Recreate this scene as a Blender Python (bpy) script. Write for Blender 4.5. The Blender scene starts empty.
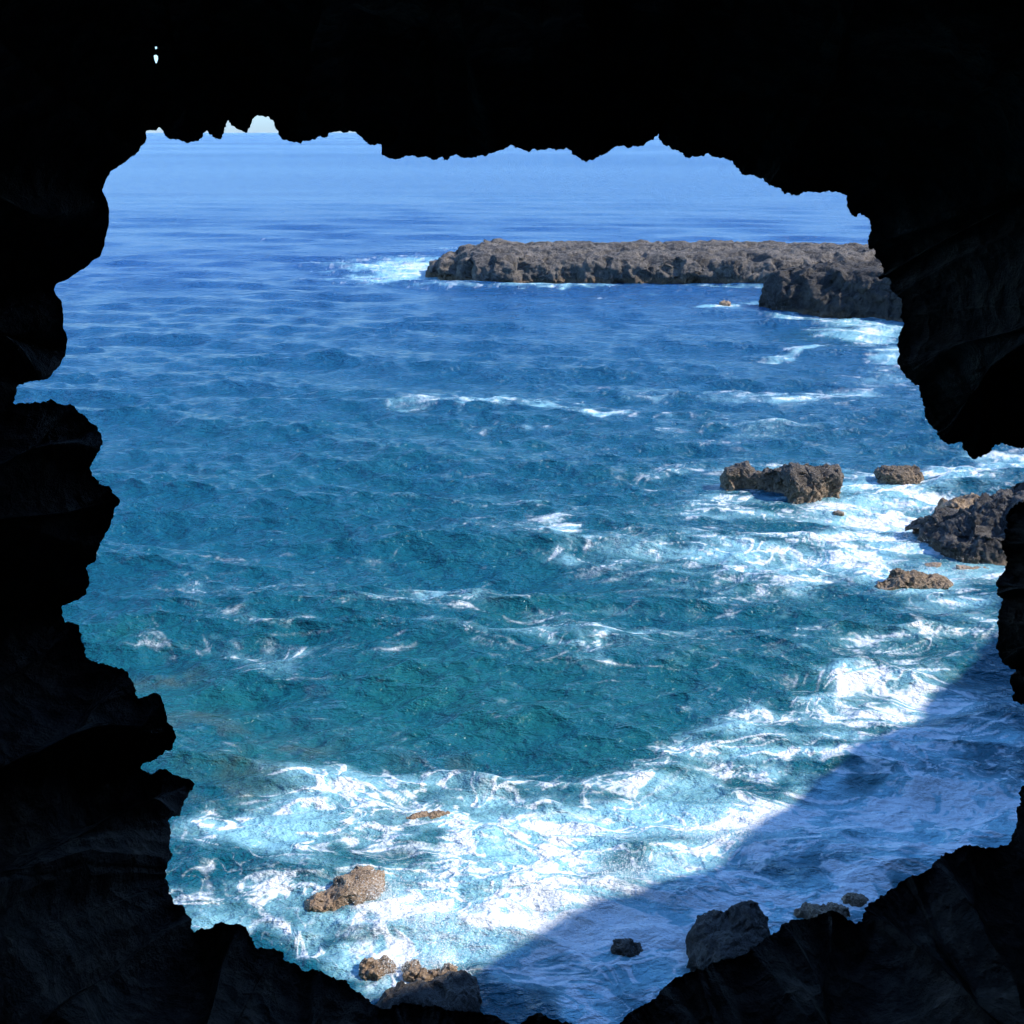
import bpy, math
import numpy as np
from mathutils import Vector

rng = np.random.default_rng(7)
sc = bpy.context.scene
COL = sc.collection

# ------------------------------------------------------------------ camera numbers
H = 15.0                 # eye height over the sea
F = 1177.0               # focal length in pixels of a 1024 px frame
PITCH = math.atan((512 - 132.5) / F)
CP, SP = math.cos(PITCH), math.sin(PITCH)


def ray(px, py):
    u = (np.asarray(px, float) - 512) / F
    v = (512 - np.asarray(py, float)) / F
    return np.stack([u + 0 * v, CP + v * SP, -SP + v * CP], -1)


def sea(px, py, z=0.0):
    """point of the sea surface seen at a pixel"""
    d = ray(px, py)
    t = (H - z) / -d[..., 2]
    p = d * t[..., None]
    p[..., 2] += H
    return p


def project(P):
    x, y, z = P[..., 0], P[..., 1], P[..., 2] - H
    zc = np.maximum(y * CP - z * SP, 0.05)
    yc = y * SP + z * CP
    return 512 + F * x / zc, 512 - F * yc / zc, zc


# ------------------------------------------------------------------ noise (numpy)
def _hash(ix, iy, iz, seed):
    h = (ix.astype(np.uint32) * np.uint32(374761393) + iy.astype(np.uint32) * np.uint32(668265263)
         + iz.astype(np.uint32) * np.uint32(2147483647) + np.uint32((seed * 974634777) & 0xffffffff))
    h = (h ^ (h >> np.uint32(13))) * np.uint32(1274126177)
    h = h ^ (h >> np.uint32(16))
    h = h * np.uint32(2246822519)
    return h ^ (h >> np.uint32(15))


def noise3(P, seed=0):
    P = np.asarray(P, float)
    i = np.floor(P).astype(np.int64)
    f = P - i
    w = f * f * f * (f * (f * 6 - 15) + 10)
    out = 0
    for dx in (0, 1):
        for dy in (0, 1):
            for dz in (0, 1):
                h = _hash(i[:, 0] + dx, i[:, 1] + dy, i[:, 2] + dz, seed)
                gx = (h & np.uint32(1023)).astype(float) / 511.5 - 1
                gy = ((h >> np.uint32(10)) & np.uint32(1023)).astype(float) / 511.5 - 1
                gz = ((h >> np.uint32(20)) & np.uint32(1023)).astype(float) / 511.5 - 1
                dot = gx * (f[:, 0] - dx) + gy * (f[:, 1] - dy) + gz * (f[:, 2] - dz)
                wx = w[:, 0] if dx else 1 - w[:, 0]
                wy = w[:, 1] if dy else 1 - w[:, 1]
                wz = w[:, 2] if dz else 1 - w[:, 2]
                out = out + dot * wx * wy * wz
    return out * 1.1


def fbm(P, octs=4, seed=0, gain=0.5, ridged=False):
    a, s, tot = 1.0, 0.0, 0.0
    Q = np.array(P, float)
    for o in range(octs):
        n = noise3(Q, seed + o * 17)
        if ridged:
            n = 0.5 - np.abs(n) * 2
        s = s + a * n
        tot += a
        a *= gain
        Q = Q * 2.03 + 11.7
    return s / tot


def worley(P, seed=0):
    """F1 and F2 of a cell noise"""
    P = np.asarray(P, float)
    i = np.floor(P).astype(np.int64)
    f1 = np.full(len(P), 9.0)
    f2 = np.full(len(P), 9.0)
    for dx in (-1, 0, 1):
        for dy in (-1, 0, 1):
            for dz in (-1, 0, 1):
                c = i + np.array([dx, dy, dz])
                h = _hash(c[:, 0], c[:, 1], c[:, 2], seed)
                q = np.stack([(h & np.uint32(1023)), ((h >> np.uint32(10)) & np.uint32(1023)),
                              ((h >> np.uint32(20)) & np.uint32(1023))], -1).astype(float) / 1023.0
                d = np.sqrt((((c + q) - P) ** 2).sum(-1))
                f2 = np.minimum(np.maximum(f1, d), f2)
                f1 = np.minimum(f1, d)
    return f1, f2


def facets(P, seed=0):
    """angular blocks: every cell has its own plane (offset and tilt)"""
    P = np.asarray(P, float)
    i = np.floor(P).astype(np.int64)
    best = np.full(len(P), 9.0)
    val = np.zeros(len(P))
    for dx in (-1, 0, 1):
        for dy in (-1, 0, 1):
            for dz in (-1, 0, 1):
                c = i + np.array([dx, dy, dz])
                h = _hash(c[:, 0], c[:, 1], c[:, 2], seed)
                q = np.stack([(h & np.uint32(1023)), ((h >> np.uint32(10)) & np.uint32(1023)),
                              ((h >> np.uint32(20)) & np.uint32(1023))], -1).astype(float) / 1023.0
                dv = P - (c + q)
                d = np.sqrt((dv ** 2).sum(-1))
                h2 = _hash(c[:, 0], c[:, 1], c[:, 2], seed + 77)
                g = np.stack([(h2 & np.uint32(1023)), ((h2 >> np.uint32(10)) & np.uint32(1023)),
                              ((h2 >> np.uint32(20)) & np.uint32(1023))], -1).astype(float) / 511.5 - 1
                v = (dv * g).sum(-1) * 1.1 + 0.55 * (g[:, 0] * g[:, 1] * 2 + g[:, 2] * 0.6)
                m = d < best
                best = np.where(m, d, best); val = np.where(m, v, val)
    return val


# ------------------------------------------------------------------ node helpers
class NT:
    def __init__(self, name):
        self.m = bpy.data.materials.new(name)
        self.m.use_nodes = True
        self.t = self.m.node_tree
        self.t.nodes.clear()

    def n(self, kind, **kw):
        nd = self.t.nodes.new(kind)
        for k, v in kw.items():
            setattr(nd, k, v)
        return nd

    def put(self, sock, v):
        if v is None:
            return
        if isinstance(v, bpy.types.NodeSocket):
            self.t.links.new(v, sock)
        elif isinstance(v, (tuple, list)) and len(v) == 3 and sock.type == 'RGBA':
            sock.default_value = (*v, 1)
        else:
            sock.default_value = v

    def math(self, op, a, b=None, c=None, clamp=False):
        nd = self.n('ShaderNodeMath', operation=op, use_clamp=clamp)
        self.put(nd.inputs[0], a); self.put(nd.inputs[1], b); self.put(nd.inputs[2], c)
        return nd.outputs[0]

    def ramp(self, v, lo, hi, a=0.0, b=1.0, smooth=True):
        nd = self.n('ShaderNodeMapRange', interpolation_type='SMOOTHSTEP' if smooth else 'LINEAR')
        self.put(nd.inputs[0], v); self.put(nd.inputs[1], lo); self.put(nd.inputs[2], hi)
        self.put(nd.inputs[3], a); self.put(nd.inputs[4], b)
        return nd.outputs[0]

    def mix(self, f, a, b):
        nd = self.n('ShaderNodeMix', data_type='RGBA')
        self.put(nd.inputs[0], f); self.put(nd.inputs[6], a); self.put(nd.inputs[7], b)
        return nd.outputs[2]

    def coords(self, scale=(1, 1, 1), rot=(0, 0, 0)):
        tc = self.n('ShaderNodeTexCoord')
        mp = self.n('ShaderNodeMapping')
        mp.inputs['Scale'].default_value = scale
        mp.inputs['Rotation'].default_value = rot
        self.t.links.new(tc.outputs['Object'], mp.inputs[0])
        return mp.outputs[0]

    def noise(self, vec, scale, detail=4, rough=0.55, dist=0.0, out='Fac'):
        nd = self.n('ShaderNodeTexNoise')
        self.put(nd.inputs['Vector'], vec)
        nd.inputs['Scale'].default_value = scale
        nd.inputs['Detail'].default_value = detail
        nd.inputs['Roughness'].default_value = rough
        nd.inputs['Distortion'].default_value = dist
        return nd.outputs[out]

    def voro(self, vec, scale, feature='F1', out='Distance', rnd=1.0):
        nd = self.n('ShaderNodeTexVoronoi', feature=feature)
        self.put(nd.inputs['Vector'], vec)
        nd.inputs['Scale'].default_value = scale
        nd.inputs['Randomness'].default_value = rnd
        return nd.outputs[out]

    def warp(self, vec, scale, amt, detail=2):
        c = self.noise(vec, scale, detail, out='Color')
        s = self.n('ShaderNodeVectorMath', operation='SUBTRACT')
        self.put(s.inputs[0], c); s.inputs[1].default_value = (.5, .5, .5)
        m = self.n('ShaderNodeVectorMath', operation='SCALE')
        self.put(m.inputs[0], s.outputs[0]); m.inputs['Scale'].default_value = amt
        a = self.n('ShaderNodeVectorMath', operation='ADD')
        self.put(a.inputs[0], vec); self.put(a.inputs[1], m.outputs[0])
        return a.outputs[0]

    def attr(self, name):
        nd = self.n('ShaderNodeAttribute', attribute_name=name)
        return nd.outputs['Fac']

    def bump(self, h, strength, dist, normal=None):
        nd = self.n('ShaderNodeBump')
        self.put(nd.inputs['Height'], h)
        self.put(nd.inputs['Strength'], strength)
        self.put(nd.inputs['Distance'], dist)
        if normal is not None:
            self.put(nd.inputs['Normal'], normal)
        return nd.outputs[0]

    def bsdf(self, color, rough, normal=None, ior=1.45, spec=0.5, **kw):
        b = self.n('ShaderNodeBsdfPrincipled')
        self.put(b.inputs['Base Color'], color)
        self.put(b.inputs['Roughness'], rough)
        self.put(b.inputs['IOR'], ior)
        self.put(b.inputs['Specular IOR Level'], spec)
        if normal is not None:
            self.put(b.inputs['Normal'], normal)
        for k, v in kw.items():
            self.put(b.inputs[k], v)
        return b.outputs[0]

    def out(self, shader, volume=None):
        o = self.n('ShaderNodeOutputMaterial')
        if shader is not None:
            self.t.links.new(shader, o.inputs['Surface'])
        if volume is not None:
            self.t.links.new(volume, o.inputs['Volume'])
        return self.m


def rock_material(name, dark, light, algae=(0.24, 0.15, 0.075), scale=1.0, algae_top=0.45, algae_amt=0.8, spec=0.4):
    """rough lava: mottled, pitted, tan and wet towards the waterline"""
    m = NT(name)
    v = m.coords()
    big = m.noise(v, 0.9 * scale, 5, 0.6)
    fine = m.noise(v, 7 * scale, 6, 0.7)
    pit = m.voro(m.warp(v, 3 * scale, 0.25 / scale), 4.5 * scale)
    k = m.math('ADD', m.math('MULTIPLY', big, 0.6), m.math('MULTIPLY', fine, 0.55))
    c = m.mix(m.ramp(k, 0.42, 0.74), dark, light)
    sp = m.noise(v, 22 * scale, 3, 0.6)
    c = m.mix(m.ramp(sp, 0.56, 0.72, 0, 0.5), c, tuple(x * 1.5 for x in light))
    geo = m.n('ShaderNodeNewGeometry')
    sep = m.n('ShaderNodeSeparateXYZ')
    m.put(sep.inputs[0], geo.outputs['Position'])
    z = m.math('ADD', sep.outputs['Z'], m.math('MULTIPLY', m.math('SUBTRACT', big, 0.5), 0.9))
    a = m.ramp(z, algae_top, 0.05, 0, algae_amt)
    al = m.mix(m.ramp(fine, 0.35, 0.65), tuple(x * 0.35 for x in algae), algae)
    c = m.mix(a, c, al)
    rough = m.ramp(z, 0.0, 0.35, 0.35, 0.92)
    h = m.math('ADD', m.math('MULTIPLY', pit, 0.22), m.math('MULTIPLY', fine, 1.0))
    h = m.math('ADD', h, m.math('MULTIPLY', m.noise(v, 30 * scale, 4, 0.7), 0.25))
    nrm = m.bump(h, 0.9, 0.14 / scale)
    return m.out(m.bsdf(c, rough, nrm, spec=spec))


# ------------------------------------------------------------------ mesh helpers
def make_obj(name, V, Fc, mat, smooth=True, **props):
    me = bpy.data.meshes.new(name)
    V = np.ascontiguousarray(V, dtype=np.float32)
    Fc = np.ascontiguousarray(Fc, dtype=np.int32)
    me.vertices.add(len(V)); me.vertices.foreach_set('co', V.ravel())
    k = Fc.shape[1]
    me.loops.add(Fc.size); me.loops.foreach_set('vertex_index', Fc.ravel())
    me.polygons.add(len(Fc))
    me.polygons.foreach_set('loop_start', np.arange(0, Fc.size, k, dtype=np.int32))
    me.polygons.foreach_set('loop_total', np.full(len(Fc), k, dtype=np.int32))
    me.update(calc_edges=True)
    me.validate()
    me.polygons.foreach_set('use_smooth', np.full(len(me.polygons), smooth, dtype=bool))
    me.materials.append(mat)
    o = bpy.data.objects.new(name, me)
    COL.objects.link(o)
    for a, b in props.items():
        o[a] = b
    return o


def grid_faces(nr, nc, wrap=False):
    j = np.arange(nr - 1)[:, None]
    i = np.arange(nc if wrap else nc - 1)[None, :]
    a = j * nc + i
    b = j * nc + (i + 1) % nc
    return np.stack([a, b, b + nc, a + nc], -1).reshape(-1, 4)


def normals_of(me):
    n = np.empty(len(me.vertices) * 3, np.float32)
    me.vertices.foreach_get('normal', n)
    return n.reshape(-1, 3).astype(float)


def blob_mesh(cx, cy, cz, rx, ry, rz, rot=0.0, p=2.6, tilt=0.0, nu=28, nv=18):
    """superellipsoid with flattened top, as verts and quads"""
    u = np.linspace(0, 2 * np.pi, nu, endpoint=False)
    v = np.linspace(-np.pi / 2 + 0.05, np.pi / 2 - 0.05, nv)
    U, W = np.meshgrid(u, v)
    e = 2.0 / p
    s = lambda a: np.sign(a) * np.abs(a) ** e
    X = rx * s(np.cos(W)) * s(np.cos(U))
    Y = ry * s(np.cos(W)) * s(np.sin(U))
    Z = rz * s(np.sin(W))
    Z = Z + X * tilt
    c, d = math.cos(rot), math.sin(rot)
    V = np.stack([cx + X * c - Y * d, cy + X * d + Y * c, cz + Z], -1).reshape(-1, 3)
    Fq = [tuple(f) for f in grid_faces(nv, nu, True)]
    Fq.append(tuple(range(nu))[::-1])
    Fq.append(tuple(range((nv - 1) * nu, nv * nu)))
    return V, Fq


def rock(name, label, cat, mat, lobes, voxel, amp, size, seed, sharp=1.0, strata=0.0, flat_top=0.0, **props):
    """union of lobes, remeshed evenly, then broken up into crags, knobs and pits"""
    me = bpy.data.meshes.new('tmp')
    V, Fq, off = [], [], 0
    for L in lobes:
        v, f = blob_mesh(*L)
        V.append(v); Fq += [tuple(i + off for i in q) for q in f]; off += len(v)
    V = np.concatenate(V)
    me.from_pydata(V.tolist(), [], Fq)
    o = bpy.data.objects.new('tmp', me)
    COL.objects.link(o)
    md = o.modifiers.new('r', 'REMESH'); md.mode = 'VOXEL'; md.voxel_size = voxel
    dg = bpy.context.evaluated_depsgraph_get()
    ev = o.evaluated_get(dg)
    m2 = bpy.data.meshes.new_from_object(ev)
    bpy.data.objects.remove(o); bpy.data.meshes.remove(me)
    co = np.empty(len(m2.vertices) * 3, np.float32); m2.vertices.foreach_get('co', co)
    P = co.reshape(-1, 3).astype(float)

    def push(P, d, flat=0.6):
        m2.vertices.foreach_set('co', P.astype(np.float32).ravel()); m2.update()
        n = normals_of(m2)
        return P + n * d[:, None]
    Q = P / size
    wq = Q + 0.45 * np.stack([noise3(Q * 1.3, seed + 1), noise3(Q * 1.3, seed + 2), noise3(Q * 1.3, seed + 3)], -1)
    P = push(P, amp * 1.9 * fbm(wq, 3, seed))
    m2.vertices.foreach_set('co', P.astype(np.float32).ravel()); m2.update()
    n0 = normals_of(m2)
    # broken faces: pieces knocked off along planes, large ones first, then small
    g = np.random.default_rng(seed)
    P0 = P.copy()
    ext = P.max(0) - P.min(0)
    area = 2 * (ext[0] * ext[2] + ext[1] * ext[2]) + ext[0] * ext[1]
    for rad, dep, cover in ((size * 0.75, amp * 0.80, 1.3), (size * 0.36, amp * 0.45, 1.6), (size * 0.17, amp * 0.24, 1.6)):
        cnt = int(min(1500, cover * area / (rad * rad * 1.6)))
        for _ in range(cnt):
            j = g.integers(len(P))
            nj = n0[j]
            if nj[2] > 0.75 and g.random() < flat_top:
                continue
            n = nj + g.normal(0, 0.38, 3); n[2] = n[2] * 0.8 + 0.05; n /= np.linalg.norm(n)
            rj = rad * g.uniform(0.6, 1.3)
            d = P0 - P0[j]
            m = np.flatnonzero((np.abs(d[:, 0]) < rj) & (np.abs(d[:, 1]) < rj) & (np.abs(d[:, 2]) < rj))
            if len(m) == 0:
                continue
            dm = d[m]
            q = (P[m] - P0[j]) @ n + dep * g.uniform(0.1, 0.9)
            k = (q > 0) & ((dm ** 2).sum(-1) < rj * rj) & ((n0[m] @ n) > 0.0)
            P[m[k]] -= n[None] * np.minimum(q[k] * 0.92, dep * 1.5)[:, None]
    m2.vertices.foreach_set('co', P.astype(np.float32).ravel()); m2.update()
    n1 = 0.6 * n0 + 0.4 * normals_of(m2)
    Q = P / size
    top = 1 - 0.6 * flat_top * np.clip((n0[:, 2] - 0.55) / 0.3, 0, 1)
    P = P + n1 * (amp * top * (0.80 * fbm(Q * np.array([3.4, 3.4, 2.2]), 5, seed + 20, 0.66, ridged=True)
                              + 0.30 * fbm(Q * 12, 3, seed + 25, 0.65)))[:, None]
    if strata:
        P = push(P, strata * np.sin(P[:, 2] * 7 + 3 * noise3(P * 0.4, seed + 31)) * 0.5)
    m2.vertices.foreach_set('co', P.astype(np.float32).ravel())
    m2.update()
    m2.name = name
    m2.materials.clear(); m2.materials.append(mat)
    m2.polygons.foreach_set('use_smooth', np.full(len(m2.polygons), True))
    ob = bpy.data.objects.new(name, m2)
    COL.objects.link(ob)
    ob['label'] = label; ob['category'] = cat
    for a, b in props.items():
        ob[a] = b
    return ob


def L(px, py, wpx, hpx, depth, rot=0.0, p=2.8, sink=1.0, tilt=0.0, fl=0.55):
    """lobe whose waterline front is seen at (px,py); width and height are as seen, depth in metres"""
    b = sea(px, py)
    s = math.hypot(b[1], H) / F
    d = math.hypot(b[0], b[1])
    hz = hpx * s / math.cos(math.atan2(H, b[1])) * 0.98
    dr = np.array([b[0], b[1]]) / d
    c = np.array([b[0], b[1]]) + dr * depth
    dep = math.atan2(H, b[1])
    depth = min(depth, fl * hpx * s / (1.25 * math.sin(dep)))
    hz = (hpx * s - 1.25 * depth * math.sin(dep)) / math.cos(dep) * 1.0
    sk = sink * max(hz, 0.3)
    rz = (hz + sk) / 2 + 1e-3
    return (c[0], c[1], hz - rz, wpx * s / 2, depth, rz, rot, p, tilt)


# ================================================================== THE CAVE MOUTH
OUT = np.array([
(147.5,132.9),(148.8,130.5),(154.7,129.8),(160.2,128),(162.1,132.3),(170.3,138.6),(178.1,140.1),(186.9,142.7),(195.7,141.9),
(201.6,138.2),(204.1,132.3),(206.4,129.4),(209.4,133.3),(214.3,137.8),(221.1,138.8),(224.6,132.3),(227,126.4),(226.6,121.6),
(229.3,120.2),(231.3,125.1),(237.7,129.4),(246.5,131.9),(250,127.4),(252,119.6),(255.9,115.7),(256.6,113.4),(258.6,116.5),
(267,116.5),(271.9,120.6),(276.8,129.4),(281.3,139.1),(287.8,141.6),(299.5,143),(309.3,141.1),(316.1,138.1),(325.9,136.8),
(328.8,133.8),(339.6,130.7),(343.5,133.2),(352.3,132.3),(353.8,130.7),(357.1,133.8),(364,138.1),(365.9,142.4),(373.8,146.5),
(375.7,143.6),(381.6,144),(382.1,155.7),(391.3,158.6),(399.1,158.2),(405,156.7),(413.8,155.7),(416.7,158),(424.5,156.1),
(434.3,160),(442.1,157.7),(444.1,160.6),(447.6,160.2),(449.5,157.7),(456.8,155.3),(462.6,158.2),(470.4,157.3),(489.3,155.3),
(495.2,151.8),(505.9,148.9),(513.7,144.6),(520.5,148.9),(528.4,150.4),(534.2,148.9),(536.2,150.4),(545.9,150.4),(554.7,148.9),
(557.7,150.4),(564.5,150.8),(566.4,147.9),(571.3,150.2),(572.3,153.4),(578.2,156.3),(582.1,161.2),(587,161.2),(595.7,159.2),
(604.5,153.8),(616.3,146.9),(623.1,145.9),(626,148.3),(636.8,146.9),(643.6,145.9),(645.5,143),(653.4,140.1),(658.5,133.8),
(658.8,139.1),(662.5,140.5),(664.4,145.9),(673.2,149.5),(683,152.2),(683.9,155.3),(688.8,158),(692.7,155.7),(698.6,157.1),
(704.5,158),(706.4,154.7),(716.2,157.7),(724,157.7),(731.8,162.5),(737.7,167.4),(741.6,174.3),(749.4,174.8),(759.1,177.2),
(768.9,184),(783.6,193.4),(788.4,192.4),(793.3,195.2),(801.1,194.2),(803.1,191.3),(811.9,192.4),(818.7,192.8),(821.6,191.3),
(831.4,191.4),(840.6,193),(846.1,195.4),(846.9,200.3),(845.1,205.2),(849.4,210),(852.4,216.5),(856.3,215.9),(860.2,213),
(864.1,216.9),(869.9,218.4),(870.9,226.6),(870.9,232.5),(868,237.4),(868,245.2),(869.9,248.1),(873.8,249.1),(875.4,258.9),
(879.7,259.5),(882.6,263.8),(883.2,271.6),(879.3,278.4),(885.6,277.4),(890.4,281.3),(889.5,287.2),(895.3,294),(902.2,300.5),
(902.2,316.5),(903.5,325.3),(900.2,332.1),(897.3,346.8),(899.2,353.6),(896.5,361.4),(901.1,369.1),(905.1,375.9),(911.9,381.8),
(918.7,386.6),(920.7,396.4),(923.6,406.2),(924.6,417.9),(930.4,425.7),(937.3,431.6),(940.2,439.4),(947,444.8),(956.8,442.9),
(962.7,441.3),(963.6,443.3),(961.7,447.2),(968.5,456),(974.4,458.3),(981.2,457.3),(990,453),(993.9,445.2),(1003.7,443.7),
(1019.3,448.2),(1030,447),(1048,455),(1056,476),(1044,496),(1024,501),(1018.7,503),(1007.7,509.8),(1007,521.4),(1007.7,525.5),
(1004.3,535.1),(1000.9,540.6),(1000.2,546.1),(1005,551.5),(1005.7,557.7),(1007.7,563.8),(1003,572),(995.4,580.2),(997.5,589.1),
(995.4,594.6),(1002.3,599.4),(998.8,610.3),(998.2,626.7),(998.8,637.3),(996.1,645.5),(999.5,655.1),(1004.3,663.3),(1008.4,668.8),
(1015.3,670.2),(1008.4,681.8),(1013.2,690.7),(1014.6,700.2),(1019.4,703),(1028,703.4),(1044,708),(1052,740),(1044,772),
(1026,783),(1020.3,790.8),(1020.3,802.5),(1015.4,813.2),(1017.4,820),(1016.4,828.9),(1012.5,835.7),(1008.6,844.5),(993.9,847.8),
(980.3,847.4),(969.5,844.5),(963.6,846),(953.9,851.3),(940.2,857.2),(933.4,863),(930.4,868.9),(917.8,874.8),(907,877.7),
(898.2,884.5),(888.5,892.3),(878.7,898.2),(867,904.1),(864,913.8),(863.1,922.6),(855.3,922.6),(843.5,917.7),(837.7,910.9),
(827.5,910.9),(815.8,917.8),(800.2,919.7),(792.3,919.7),(781.6,924.6),(776.7,931.4),(769.9,935.3),(758,944),(747,953),
(735.7,958.8),(718.1,959.7),(702.5,967.6),(690.8,971.5),(680,976.3),(672.2,980.3),(663.4,988.1),(655.6,997.8),(647.5,1002.7),
(635.8,1008.6),(626,1015.4),(621,1024),(612,1033),(590,1035),(578,1029),(571.3,1022.2),(557.7,1020.3),(546.9,1016.4),
(538.1,1012.5),(528.4,1016.4),(522.5,1023.2),(514,1028),(505.9,1022),(497.1,1016.4),(487.3,1013.5),(477.6,1013.5),(467.5,1011.5),
(455.8,1010.5),(434.3,1005.6),(420.6,1006.6),(414.8,1003.7),(401.1,1002.7),(391.3,1006.6),(382.5,1009.5),(371.8,1003.7),
(362,993.9),(350.3,988.1),(347.4,980.3),(336.6,979.3),(324.9,973.4),(315.2,968.9),(302.5,971.5),(296.6,963.6),(284.9,960.7),
(283.6,953.9),(273.8,949),(257.2,947.4),(250.4,937.3),(247.5,929.5),(239.6,922.6),(227,924.6),(217.2,922.2),(213.3,926.5),
(205.5,930.4),(201.6,927.5),(194.3,932.4),(190.8,927.5),(191.4,917.8),(185.9,912.9),(184,906),(175.2,903.7),(170.3,894.3),
(167.4,884.5),(165.8,872.8),(168.4,864),(172,854),(169.6,847),(171.5,832),(168.4,820.2),(172.3,816.3),(180.1,816.8),(181.5,809.4),
(185,800.6),(193.8,787),(192.8,781.1),(187.9,778.2),(181.1,776.8),(172.3,773.3),(165.5,768.4),(159.6,769),(153.8,773.3),
(146.9,772.9),(140.5,769.4),(145,762.5),(153.8,760.6),(163.5,752.8),(171.3,750.2),(173.3,744),(176.2,738.1),(173.3,728.4),
(167.4,720.5),(165.5,710.8),(162.5,699.1),(157.7,692.8),(151.8,693.2),(144,697.1),(138.1,698.1),(135.2,693.2),(134.2,683.4),
(129.3,678.6),(127.4,671.7),(121.5,668.2),(117.2,669.4),(111.3,665.5),(97.7,662.6),(85.9,657.7),(85,647.9),(81.1,641.1),
(79.1,625.5),(75.2,622),(65.4,621.2),(62.1,616.7),(63.5,609.8),(61.5,606.3),(74.2,601.1),(85.9,595.2),(89.8,580.5),(87.9,572.7),
(85.5,567.9),(95.7,561),(97.7,551.3),(101.6,541.5),(108.4,527.8),(113.3,517),(113.7,510.9),(120.1,502.1),(117.2,496.3),
(111.3,489.4),(103.5,485.5),(96.7,479.6),(90.8,474.8),(90.8,467),(93.8,459.1),(99.6,451.3),(103.1,443.5),(100.6,433.8),
(96.7,425.9),(89.8,423),(86.9,417.1),(78.1,411.3),(71.3,403.5),(65.4,406.4),(60.5,403.5),(54.7,400.2),(41,402.1),(27.3,402.9),
(13.7,404.5),(16.6,392.7),(16.6,386.9),(29.3,381.4),(48.8,378.7),(53.7,372.2),(60.5,365.4),(62.5,358.6),(65.4,355.6),(67.4,339.6),
(66.4,333.3),(62.9,326.5),(63.5,314.8),(61.5,301.1),(56.6,295.2),(53.7,289.4),(56.6,283.5),(66.4,280),(80.1,270.8),(87.9,265.9),
(92.8,260.1),(99.6,257.1),(103.5,248.4),(106.4,234.7),(109,224.9),(109.4,211.3),(107.4,201.5),(102,190.3),(106.8,178.2),
(111.7,170.4),(123.4,163.6),(129.3,159.1),(138.1,151.8),(144.5,144),(146.9,136.2)])


def circ_blur(A, sigma):
    n = len(A)
    k = np.fft.fftfreq(n) * 2 * np.pi
    g = np.exp(-0.5 * (k * sigma) ** 2)[:, None]
    return np.fft.ifft(np.fft.fft(A, axis=0) * g, axis=0).real


def flow_out(C2, total=170.0, step=3.0):
    """walk the rim away from the opening, up the distance field, so that bays stay open"""
    n = len(C2)
    gs = 5.0
    x0, y0, x1, y1 = -320, -260, 1400, 1340
    gx = np.arange(x0, x1, gs); gy = np.arange(y0, y1, gs)
    GX, GY = np.meshgrid(gx, gy)
    S = C2[::4]
    best = np.full(GX.size, 1e9); fx, fy = GX.ravel(), GY.ravel()
    for k in range(0, len(S), 60):
        b = S[k:k + 60]
        d2 = ((fx[:, None] - b[None, :, 0]) ** 2 + (fy[:, None] - b[None, :, 1]) ** 2).min(1)
        best = np.minimum(best, d2)
    dist = np.sqrt(best)
    # inside test (crossings)
    ins = np.zeros(GX.size, bool)
    for i in range(len(S)):
        ax, ay = S[i]; bx, by = S[(i + 1) % len(S)]
        c = ((ay > fy) != (by > fy))
        if c.any():
            xi = ax + (fy[c] - ay) * (bx - ax) / (by - ay)
            t_ = ins[c]; t_ ^= fx[c] < xi; ins[c] = t_
    f = np.where(ins, -dist, dist).reshape(GX.shape)
    for _ in range(2):
        p = np.pad(f, 1, mode='edge')
        f = (p[1:-1, 1:-1] * 4 + p[:-2, 1:-1] + p[2:, 1:-1] + p[1:-1, :-2] + p[1:-1, 2:]) / 8
    dy, dx = np.gradient(f, gs)
    P = C2.copy(); out = [P.copy()]
    for _ in range(int(total / step)):
        u = np.clip((P[:, 0] - x0) / gs, 0, len(gx) - 2.01); v = np.clip((P[:, 1] - y0) / gs, 0, len(gy) - 2.01)
        i, j = u.astype(int), v.astype(int); a, b = u - i, v - j
        g = [G[j, i] * (1 - a) * (1 - b) + G[j, i + 1] * a * (1 - b) + G[j + 1, i] * (1 - a) * b + G[j + 1, i + 1] * a * b for G in (dx, dy)]
        g = np.stack(g, -1)
        g /= np.maximum(np.linalg.norm(g, axis=1, keepdims=True), 0.35)
        P = P + g * step
        out.append(P.copy())
    return out, step


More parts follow.
